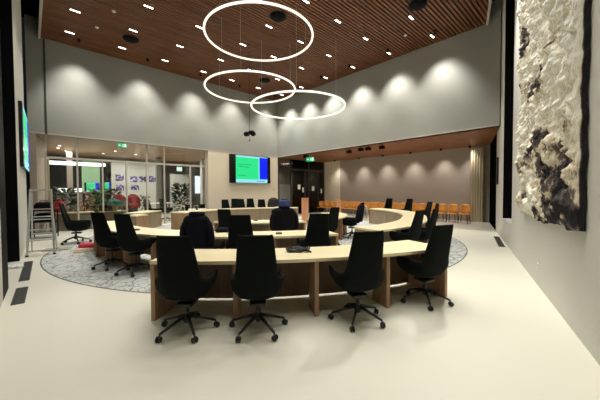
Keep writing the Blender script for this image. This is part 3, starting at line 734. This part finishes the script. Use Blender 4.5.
# ring pendants
for (x, y, z, R, lb) in ((-1.24, 9.2, 6.45, 1.66, 'glowing ring pendant lamp, highest and nearest of the three'), (-1.83, 11.0, 5.45, 1.66, 'glowing ring pendant lamp, middle one of the three, furthest left'), (-.05, 10.65, 4.67, 1.69, 'glowing ring pendant lamp, lowest and furthest right of the three')):
    t = thing('ring_pendant', lb, 'pendant lamp', (x, y, z), 0, 'glowing ring pendant lamps')
    n = 72
    MB().tube([(R*cos(2*pi*k/n), R*sin(2*pi*k/n), 0) for k in range(n)], .033, 10, True).build('light_ring', 'ring', t, smooth=True)
    for k in range(3):
        a = 2*pi*k/3+.5
        MB().tube([(R*cos(a), R*sin(a), .04), (R*cos(a), R*sin(a), CEIL-z+.01)], .004, 5).build('suspension_wire', 'alu', t)
# hanging camera cluster
t = thing('camera_cluster', 'black cluster of cameras hung on a thin cable before the screen wall', 'camera', (-2.02, 11.75, 3.96))
MB().tube([(0, 0, .1), (0, 0, CEIL-3.96+.055)], .008, 6).build('cable', 'blackplastic', t)
MB().lathe([(.03, -.02), (.05, .05), (.02, .12)], 12).build('hub', 'black', t, smooth=True)
for k in range(4):
    a = pi/4+pi/2*k
    MB().ball((.17*cos(a), .17*sin(a), -.01-.05*(k == 2)), .11, 12, 8, (1, 1, .85)).build('camera_head', 'black', t, smooth=True)
    MB().tube([(0, 0, .03), (.17*cos(a), .17*sin(a), .03)], .014, 6).build('arm', 'black', t)
MB().tube([(0, 0, -.02), (0, 0, -.26)], .005, 5).build('microphone_lead', 'black', t)
MB().ball((0, 0, -.29), .03, 8, 6).build('microphone', 'black', t)

# ------------------------------------------------------------------ fleece tapestry on the right wall
def rwq(px, py):                               # sight line to the right wall -> (distance along wall, height)
    dx, dy, dz = (px-300)/F, 1.0, (HZ-py)/F
    n = Vector((dr.y, -dr.x)); k = n.dot(tip)/(n.x*dx+n.y*dy)
    return (tip-Vector((dx*k, dy*k))).length, 1.57+dz*k
blobs = []
for (px, py, rx_, ry_, a) in ((528, 47, 3.5, 14, .95), (524, 68, 4, 12, .8), (551, 76, 4, 9, .8), (541, 95, 5.5, 8, .9), (554, 84, 4, 9, .5), (535, 88, 2.5, 6, .5), (526, 92, 3, 8, .4), (561, 44, 2.5, 8, .5), (576, 44, 3, 8, .45), (566, 38, 2, 8, .3),
                             (545, 146, 8, 11, .75), (552, 136, 6, 6, .6), (566, 146, 6, 9, .6), (536, 156, 4, 9, .6), (552, 168, 5, 12, .75), (530, 168, 4, 8, .5), (521, 155, 3, 12, .4), (519, 136, 2, 8, .4),
                             (574, 176, 6, 16, .8), (558, 192, 6, 14, .6), (568, 212, 10, 14, .9), (578, 205, 5, 20, .75), (557, 178, 5, 9, .5), (517, 190, 4, 14, .95), (520, 203, 4, 8, .7), (533, 195, 3, 8, .65), (543, 212, 4, 6, .8), (577, 125, 3, 12, .4), (571, 158, 4, 9, .4), (519, 172, 3, 8, .4), (583, 222, 6, 10, .7), (575, 150, 4, 16, .35), (557, 218, 8, 6, .6)):
    w, z = rwq(px, py); w2, _ = rwq(px+.5, py); _, z2 = rwq(px, py+.5); blobs.append((w, z, abs(w2-w)*2.6*rx_, abs(z2-z)*2.2*ry_, a))
W0, W1, Z0, Z1 = 5.3, 8.86, 1.16, 6.9
NX, NZ = 220, 330
vs = []; fs = []; tone = []
nrm = Vector((dr.y, -dr.x)); nrm = nrm if nrm.dot(-tip) > 0 else -nrm      # into the hall
org = RWp(W0)
for i in range(NZ+1):
    for j in range(NX+1):
        fw, fz = j/NX, i/NZ
        w = W0+(W1-W0)*fw; z = Z0+(Z1-Z0)*fz
        q = Vector((w*1.5+z*.5, z*1.5-w*.3, 1.7))
        h = .35*noise.noise(q)+.4*noise.noise(q*2.6)+.36*noise.noise(q*6.1)+.2*noise.noise(q*13)+.1*noise.noise(q*27)
        edge = min(1, min(fw, 1-fw)*16, min(fz, 1-fz)*30)
        dd_ = .07+edge**.5*(.05+.18*h)
        jw = .05*noise.noise(Vector((z*6, w*2, 9)))*(1 if fw in (0, 1) else .5); jz = (.10*noise.noise(Vector((w*7, 3, 1)))+.05*noise.noise(Vector((w*19, 3, 1))))*max(0, 1-fz*14)
        p = RWp(w+jw)+nrm*max(.02, dd_)
        vs.append((p.x, p.y, z+jz))
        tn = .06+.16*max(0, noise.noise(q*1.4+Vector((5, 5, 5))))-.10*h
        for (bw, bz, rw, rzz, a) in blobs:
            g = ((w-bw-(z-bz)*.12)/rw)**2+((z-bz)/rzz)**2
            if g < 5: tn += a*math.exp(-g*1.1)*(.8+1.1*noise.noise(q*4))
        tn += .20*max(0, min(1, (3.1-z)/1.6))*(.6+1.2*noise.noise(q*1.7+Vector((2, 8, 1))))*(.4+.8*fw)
        tone.append(max(0, min(1, tn)))
for i in range(NZ):
    for j in range(NX): fs.append((i*(NX+1)+j, i*(NX+1)+j+1, (i+1)*(NX+1)+j+1, (i+1)*(NX+1)+j))
per = [j for j in range(NX+1)]+[i*(NX+1)+NX for i in range(1, NZ+1)]+[NZ*(NX+1)+j for j in range(NX-1, -1, -1)]+[i*(NX+1) for i in range(NZ-1, 0, -1)]
n_ = len(per); prev = per
for off, tn in ((.7, 1.0), (.03, 1.0)):          # dark side edge back to the wall, its shadow painted in black
    b0 = len(vs)
    for k in per:
        v = Vector(vs[k]); d = (v.to_2d()-tip).dot(nrm); v2 = v.to_2d()-nrm*(d*(1-off) if off > .5 else d-.012); vs.append((v2.x, v2.y, v.z)); tone.append(tn)
    cur = list(range(b0, b0+n_))
    for k in range(n_): fs.append((prev[(k+1) % n_], prev[k], cur[k], cur[(k+1) % n_]))
    prev = cur
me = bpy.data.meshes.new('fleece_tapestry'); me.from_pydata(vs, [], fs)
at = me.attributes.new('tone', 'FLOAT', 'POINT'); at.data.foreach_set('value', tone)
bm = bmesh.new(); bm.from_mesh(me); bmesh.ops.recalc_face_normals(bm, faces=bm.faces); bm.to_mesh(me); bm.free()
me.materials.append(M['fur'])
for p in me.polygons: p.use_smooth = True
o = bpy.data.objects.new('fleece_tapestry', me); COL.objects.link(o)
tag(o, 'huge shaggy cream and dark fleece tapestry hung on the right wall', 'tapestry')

# ------------------------------------------------------------------ small wall fittings
def on_right(w, z): 
    p = RWp(w); return (p.x, p.y, z)
rzr = atan2(dr.y, dr.x)
t = thing('wall_socket', 'small white socket low on the right wall under the tapestry', 'socket', on_right((10.57-4.74)/.868, .34), rzr)
MB().box(-.045, .045, -.012 if True else 0, 0, -.045, .045).build('plate', 'white', t)
for sx in (-.018, .018): MB().box(sx-.012, sx+.012, -.016, -.012, -.012, .012).build('outlet', 'lightgrey', t)
for ch in t.children: ch.scale = (1, 1, 1)
t.rotation_euler.z = rzr+pi if nrm.dot(Vector((sin(rzr), -cos(rzr)))) < 0 else rzr
o = MB().at(on_right(-.25, 1.82), rzr+pi if nrm.dot(Vector((sin(rzr), -cos(rzr)))) < 0 else rzr).box(-.1, .1, -.06, 0, 0, 1.0).build('column_loudspeaker', 'blackplastic', bevel=.01); tag(o, 'slim black column loudspeaker on the white pier at the right', 'loudspeaker')
o = MB().at(ST(.35, .0, 1.75), RZ_HALL).box(-.04, .04, -.012, 0, -.08, .08).build('light_switch', 'lightgrey'); tag(o, 'small grey switch on the beige wall right of the display', 'switch')
# curtains
def curtain(label, p, q, z0, z1, folds, amp):
    p = Vector(p); q = Vector(q); d = q-p; L = d.length; n = folds*8; poly = []
    for k in range(n+1): poly.append((L*k/n, amp*sin(2*pi*folds*k/n)))
    back = [(x, y+.02) for x, y in reversed(poly)]
    t = thing('curtain', label, 'curtain', (p.x, p.y, 0), atan2(d.y, d.x))
    MB().prism([(x, y) for x, y in poly]+back, z0, z1).build('drape', 'curtain', t, smooth=False)
    MB().box(-.02, L+.02, -.02, .02, z1, z1+.04).build('track', 'alu', t)
curtain('beige curtain gathered at the right end of the gallery', (8.72, 14.78), (9.12, 14.4), .02, 3.7, 5, .04)
curtain('beige curtain at the left edge of the foyer glass', ST(11.78, -1.9), ST(11.45, -2.25), .02, 3.1, 4, .04)

# ------------------------------------------------------------------ step ladder
t = thing('step_ladder', 'aluminium step ladder standing by the left wall', 'ladder', (-6.72, 7.5, 0), rad(36))
Hl = 1.66
rail = lambda sx, z: (sx*(.26-.06*z/Hl), -.33+.33*z/Hl, z)
for sx in (-1, 1):
    r = MB().tube([rail(sx, .0), rail(sx, Hl)], .024, 6).build('front_rail', 'alu', t)
    MB().at(rail(sx, 0)).box(-.03, .03, -.03, .03, 0, .04).build('rubber_foot', 'blackplastic', r)
    r = MB().tube([(sx*.26, .42, 0), (sx*.18, .03, Hl-.06)], .018, 6).build('rear_rail', 'alu', t)
    MB().at((sx*.26, .42, 0)).box(-.025, .025, -.025, .025, 0, .04).build('rubber_foot', 'blackplastic', r)
for k in range(5):
    z = .12+.26*k; a, b = rail(-1, z), rail(1, z)
    MB().box(a[0]-.02, b[0]+.02, a[1]-.02, a[1]+.07, z-.012, z+.012).build('step', 'alu', t)
MB().box(-.22, .22, -.02, .06, Hl-.03, Hl+.02).build('top_cap', 'lightgrey', t)
for z in (.5, .95):
    f = z/Hl; MB().tube([(-.26+.08*f, .42-.39*f, z), (.26-.08*f, .42-.39*f, z)], .012, 6).build('rear_brace', 'alu', t)

# ------------------------------------------------------------------ things on desks and floor
def coil(name, label, loc):
    t = thing(name, label, 'cable', loc)
    pts = []
    for k in range(90):
        a = 2*pi*k/22; r = .115+.014*sin(k*.9); pts.append((r*cos(a)*1.25, r*sin(a)*.8, .012+.008*(k/22)+.004*sin(k*1.7)))
    MB().tube(pts, .014, 7).build('loops', 'blackplastic', t, smooth=True)
    MB().tube([(.10, .02, .045), (.16, .05, .06), (.17, -.02, .05), (.13, -.08, .03), (.19, -.1, .012)], .012, 7).build('loose_end', 'blackplastic', t, smooth=True)
    MB().at((-.02, .0, .03), .4).box(-.06, .06, -.03, .03, 0, .03).build('plug', 'blackplastic', t, bevel=.006)
p = PO(6.78, 9.2); coil('coiled_cable', 'black cable coiled on the nearest desk between two chairs', (p.x, p.y, .742))
def bag(name, label, loc, sx, sy, sz, mat, rz=0, handle=True, cat='bag'):
    t = thing(name, label, cat, loc, rz)
    m = MB(); n = 18; prof = [(.86, 0), (1, .12), (1.0, .5), (.9, .8), (.62, .97), (.3, 1)]
    vs = []; fs = []
    for (k, f) in prof:
        for j in range(n):
            a = 2*pi*j/n; c_, s_ = cos(a), sin(a)
            e = 1+.06*noise.noise(Vector((c_*2, s_*2, f*3+sx*9)))
            vs.append((sx/2*k*e*math.copysign(abs(c_)**.6, c_), sy/2*k*e*math.copysign(abs(s_)**.6, s_), f*sz))
    for i in range(len(prof)-1):
        for j in range(n): fs.append((i*n+j, i*n+(j+1) % n, (i+1)*n+(j+1) % n, (i+1)*n+j))
    fs += [tuple(range(n-1, -1, -1)), tuple((len(prof)-1)*n+j for j in range(n))]
    m.add(vs, fs).build('bag_body', mat, t, smooth=True, subsurf=1)
    if handle: MB().tube([(-sx*.2, 0, sz*.93), (-sx*.18, 0, sz*1.15), (sx*.18, 0, sz*1.15), (sx*.2, 0, sz*.93)], .012, 6).build('handle', mat, t, smooth=True)
    return t
bag('coral_bag', 'coral red bag on the desk behind the ladder', (-10.2, 12.2, .742), .46, .26, .5, 'red')
bag('black_bag', 'black bag on the left desk right of the tall chair', (-8.85, 13.2, .742), .6, .3, .3, 'blackcloth', .5)
bag('shoulder_bag', 'small black bag on the second desk right of the navy coat', (-1.62, 6.0, .742), .30, .2, .10, 'blackcloth', .2, False)
bag('red_pouch', 'flat red bag on the floor left of the second desk', (-6.15, 8.35, 0), .5, .3, .13, 'red', .2, False)
o = MB().at((-5.75, 7.85, .0), .6).box(-.35, .35, -.22, .22, 0.005, .02).build('cardboard_sheet', 'cardboard'); tag(o, 'flat brown cardboard sheet on the floor by the end of the second desk', 'cardboard')
o = MB().at((-6.75, 8.0, .0), .4).box(-.3, .3, -.2, .2, 0.001, .03).build('folded_mat', 'mat', bevel=.008); tag(o, 'grey-green folded mat on the floor below the tall chair', 'mat')
t = thing('crumpled_cloth', 'white crumpled cloth on the floor in the dark left opening', 'cloth', (-6.02, 6.02, 0), .3)
vs = []; fs = []
for i in range(15):
    for j in range(11): vs.append(((i-7)*.02, (j-5)*.018, max(.004, .04+.06*noise.noise(Vector((i*.35, j*.4, 2)))) * (1 if 0 < i < 14 and 0 < j < 10 else .1)))
for i in range(14):
    for j in range(10): fs.append((i*11+j, (i+1)*11+j, (i+1)*11+j+1, i*11+j+1))
MB().add(vs, fs).build('folds', 'white', t, smooth=True, solid=.006)
def cup(label, loc, mat='white', r=.04, h=.1):
    o = MB().lathe([(r*.75, 0), (r, h), (r*.9, h), (r*.68, .01)], 16).build('cup', mat); o.location = loc; tag(o, label, 'cup')
cup('white cup on the second desk beside the navy coat', (-1.92, 5.98, .742), 'white', .045, .12)
cup('beige tub standing by the black bag on the left desk', (-8.6, 13.35, .742), 'cardboard', .16, .22)
def papers(label, loc, rz=0, w=.3, d=.21, h=.03):
    o = MB().at(loc, rz).box(-w/2, w/2, -d/2, d/2, 0, h).build('paper_stack', 'white'); tag(o, label, 'paper')
p = PO(4.3, -113, .742, fx, fy); papers('left white paper stack on the far desk', p, .3, .3, .22, .1)
p = PO(4.3, -121, .742, fx, fy); papers('right white paper stack on the far desk', p, .1, .34, .22, .08)
p = PO(4.35, -178, .742, fx, fy); papers('white paper on the far desk before the blue jacket', p, .1, .6, .25, .03)
for (r_, a_, lb) in ((2.35, -4, 'black conference unit on the innermost desk left of the black coat'), (2.4, 80, 'black conference unit on the innermost right desk'), (5.05, 8, 'grey conference unit on the second desk below the black coat'), (5.0, -30, 'black conference unit at the left of the second desk')):
    p = PO(r_, a_, .742); t = thing('conference_unit', lb, 'microphone unit', p, rad(a_), 'conference units on the desks')
    MB().box(-.06, .06, -.05, .05, 0, .03).build('unit_body', 'blackplastic', t, bevel=.008)
    MB().box(-.04, .04, -.052, -.048, .008, .02).build('button_strip', 'midgrey', t)
def lectern(label, x, y, w, h):
    t = thing('slim_lectern', label, 'lectern', (x, y, RUG_Z), .05, 'slim upright wood lecterns')
    MB().box(-w/2, w/2, -.03, .03, 0, h-.02).build('front_board', M['oakwarm'], t); MB().box(-w/2-.02, w/2+.02, -.06, .3, h-.02, h).build('top_board', M['oakwarm'], t)
    MB().box(-w/2, -w/2+.03, .03, .25, 0, h-.02).build('side_board', M['oakwarm'], t); MB().box(w/2-.03, w/2, .03, .25, 0, h-.02).build('side_board', M['oakwarm'], t)
M['oakwarm'] = woodmat('warm_oak', srgb(214, 148, 104), srgb(232, 172, 130), .5, (14, 14, .8), 1.2)
lectern('wider upright wood lectern at the gap in the far desks', .25, 14.2, .32, 1.27)
lectern('narrow upright wood lectern beyond the innermost right desk', 1.88, 13.9, .2, 1.17)
def monitor(label, loc, rz):
    t = thing('monitor', label, 'monitor', loc, rz, 'monitors on the left desks')
    MB().box(-.28, .28, -.02, .02, .12, .46).build('casing', 'midgrey', t, bevel=.005)
    MB().box(-.265, .265, -.024, -.02, .135, .445).build('screen_panel', 's_black', t)
    MB().box(-.03, .03, .0, .03, .01, .2).build('stand', 'black', t); MB().box(-.12, .12, -.08, .1, 0, .012).build('foot', 'black', t)
monitor('grey monitor on the desk by the foyer glass right of the black bag', (-8.35, 13.72, .742), 2.6)
t = thing('equipment_trolley', 'black equipment trolley behind the ladder', 'trolley', (-9.05, 10.2, 0), .5)
for z in (.15, .55, .95): MB().box(-.35, .35, -.22, .22, z, z+.03).build('shelf', 'black', t)
for sx in (-1, 1):
    for sy in (-1, 1): MB().box(sx*.33-.015, sx*.33+.015, sy*.2-.015, sy*.2+.015, 0, 1.0).build('post', 'black', t)
bag('amplifier_case', 'black case on the top shelf of the trolley behind the ladder', (-9.05, 10.2, .98), .55, .35, .28, 'blackcloth', .5, True, 'case')
bag('cable_case', 'black case on the middle shelf of the trolley behind the ladder', (-9.05, 10.2, .58), .55, .35, .3, 'blackcloth', .5, False, 'case')

# plants in the foyer
def plant(name, label, s_, b_, z0, h, r, mat, n=120, pot=True):
    p = ST(s_, -b_); t = thing(name, label, 'plant', (p.x, p.y, z0))
    if pot: MB().lathe([(.13, 0), (.18, .34), (.16, .34), (.12, .3)], 16).build('pot', 'pot', t)
    MB().tube([(0, 0, .28), (.02, 0, h*.55)], .02, 6).build('stem', 'cardboard', t)
    m = MB(); rn = random.Random(hash(label) % 999 if False else len(label)+int(s_*10))
    for k in range(n):
        a = rn.uniform(0, 2*pi); rr = r*math.sqrt(rn.random()); z = .34+(h-.34)*rn.random()**.8
        m.at((rr*cos(a), rr*sin(a), z), a, rn.uniform(-.6, .6), rn.uniform(-.9, .3))
        L, w = rn.uniform(.2, .36), rn.uniform(.05, .09)
        m.add([(0, 0, 0), (L*.5, w, .02), (L, 0, -.01), (L*.5, -w, .02)], [(0, 1, 2, 3)])
    m.at().build('foliage', mat, t)
plant('potted_plant', 'large dark plant in the foyer right of the posters', 5.0, 3.6, 0, 2.1, .42, 'leaf', 420)
plant('potted_plant', 'green plant in the foyer below the larger green display', 9.3, 4.6, 0, 1.72, .34, 'leaf2', 200)
plant('potted_plant', 'orange-brown plant in the foyer left of the green display', 10.0, 3.7, 0, 1.6, .32, 'flower', 70)
plant('potted_plant', 'dark green plant in the foyer behind the ladder', 10.9, 2.2, 0, 1.75, .36, 'leaf', 240)
plant('potted_plant', 'low green plant in the foyer under the posters', 7.1, 4.6, 0, 1.3, .4, 'leaf2', 150)
plant('potted_plant', 'green plant in the foyer right of the small green display', 8.55, 5.0, 0, 1.75, .34, 'leaf', 180)
# red jackets on foyer chairs
def foyer_chair(label, s_, b_, rz, mat, jl):
    p = ST(s_, -b_); t = thing('foyer_chair', label, 'chair', p, rz)
    MB().box(-.22, .22, -.2, .2, .44, .48).build('seat', 'greydark', t)
    MB().box(-.22, .22, -.22, -.19, .48, .95).build('backrest', 'greydark', t)
    for sx in (-1, 1):
        for sy in (-1, 1): MB().box(sx*.2-.012, sx*.2+.012, sy*.18-.012, sy*.18+.012, 0, .44).build('leg', 'black', t)
    if jl:
        coat('red_jacket', jl, t, mat, .30, 1.5, .75, .12, s_, True, None, 'jacket', -.05)
foyer_chair('dark foyer chair under the left dark red jacket', 8.45, 3.4, RZ_HALL+pi, 'redcloth', 'left of two dark red jackets over foyer chairs below the posters')
foyer_chair('dark foyer chair under the right dark red jacket', 7.75, 3.4, RZ_HALL+pi, 'redcloth', 'right of two dark red jackets over foyer chairs below the posters')
t = thing('foyer_table', 'white topped table in the foyer under the posters', 'table', ST(6.35, -3.5), RZ_HALL)
MB().box(-.6, .6, -.35, .35, .92, .96).build('tabletop', 'white', t)
for sx in (-1, 1):
    for sy in (-1, 1): MB().box(sx*.55-.02, sx*.55+.02, sy*.3-.02, sy*.3+.02, 0, .92).build('leg', 'alu', t)
def tube_chair(label, s_, b_):
    t = thing('tube_frame_chair', label, 'chair', ST(s_, -b_), RZ_HALL+.4, 'white tube framed chairs by the screen wall end')
    for sx in (-1, 1): MB().tube([(sx*.24, .22, 0), (sx*.25, .2, .6), (sx*.22, .1, .85), (sx*.22, -.1, .88), (sx*.25, -.2, .6), (sx*.25, -.22, 0)], .016, 6).build('side_frame', 'white', t, smooth=True)
    MB().box(-.23, .23, -.2, .22, .42, .47).build('seat', 'blackcloth', t); MB().box(-.23, .23, -.22, -.19, .47, .92).build('backrest', 'blackcloth', t)
tube_chair('white tube framed chair left of the display wall end, nearer the plants', 5.9, .7)
tube_chair('white tube framed chair beside the left end of the display wall', 5.2, .6)

# ------------------------------------------------------------------ foyer, gallery and corridor light
for s_ in (10.5, 7.6, 4.7): area(ST(s_, -5.2, SOF-.06), ST(s_, -5.2, 0), 85, 1.6, 1.0, (1, .95, .88))
for s_ in (9.5, 6.5): area(ST(s_, -1.6, SOF-.06), ST(s_, -1.6, 0), 85, 1.2, .4, (1, .93, .84))
area(ST(-3, -2.5, SOF-.06), ST(-3, -2.5, 0), 25, 1, .5)
k = 0
for (s_, b_) in ((11.0, 3.2), (11.0, 4.2), (10.6, 5.2), (8.6, 3.6), (7.4, 4.4), (8.9, 5.2)):
    p = ST(s_, -b_, SOF)
    o = MB().lathe([(.05, -.012), (.06, 0)], 14).build('foyer_downlight', 'spotface'); o.location = p; k += 1
    tag(o, 'round foyer ceiling downlight above the glass, ' + ['nearest the ladder', 'just behind the one nearest the ladder', 'beside the beige column', 'above the small green display', 'above the posters', 'behind the exit sign'][k-1], 'downlight', 'round foyer downlights')

# ------------------------------------------------------------------ world and view
w = bpy.data.worlds.new('night'); SC.world = w; w.use_nodes = True
w.node_tree.nodes['Background'].inputs[0].default_value = (.02, .025, .035, 1); w.node_tree.nodes['Background'].inputs[1].default_value = .3
SC.view_settings.view_transform = 'Standard'; SC.view_settings.look = 'None'
SC.view_settings.gamma = 1; SC.view_settings.use_curve_mapping = False; SC.view_settings.exposure = 0.0
SC.cycles.max_bounces = 8; SC.cycles.diffuse_bounces = 4; SC.cycles.transparent_max_bounces = 12
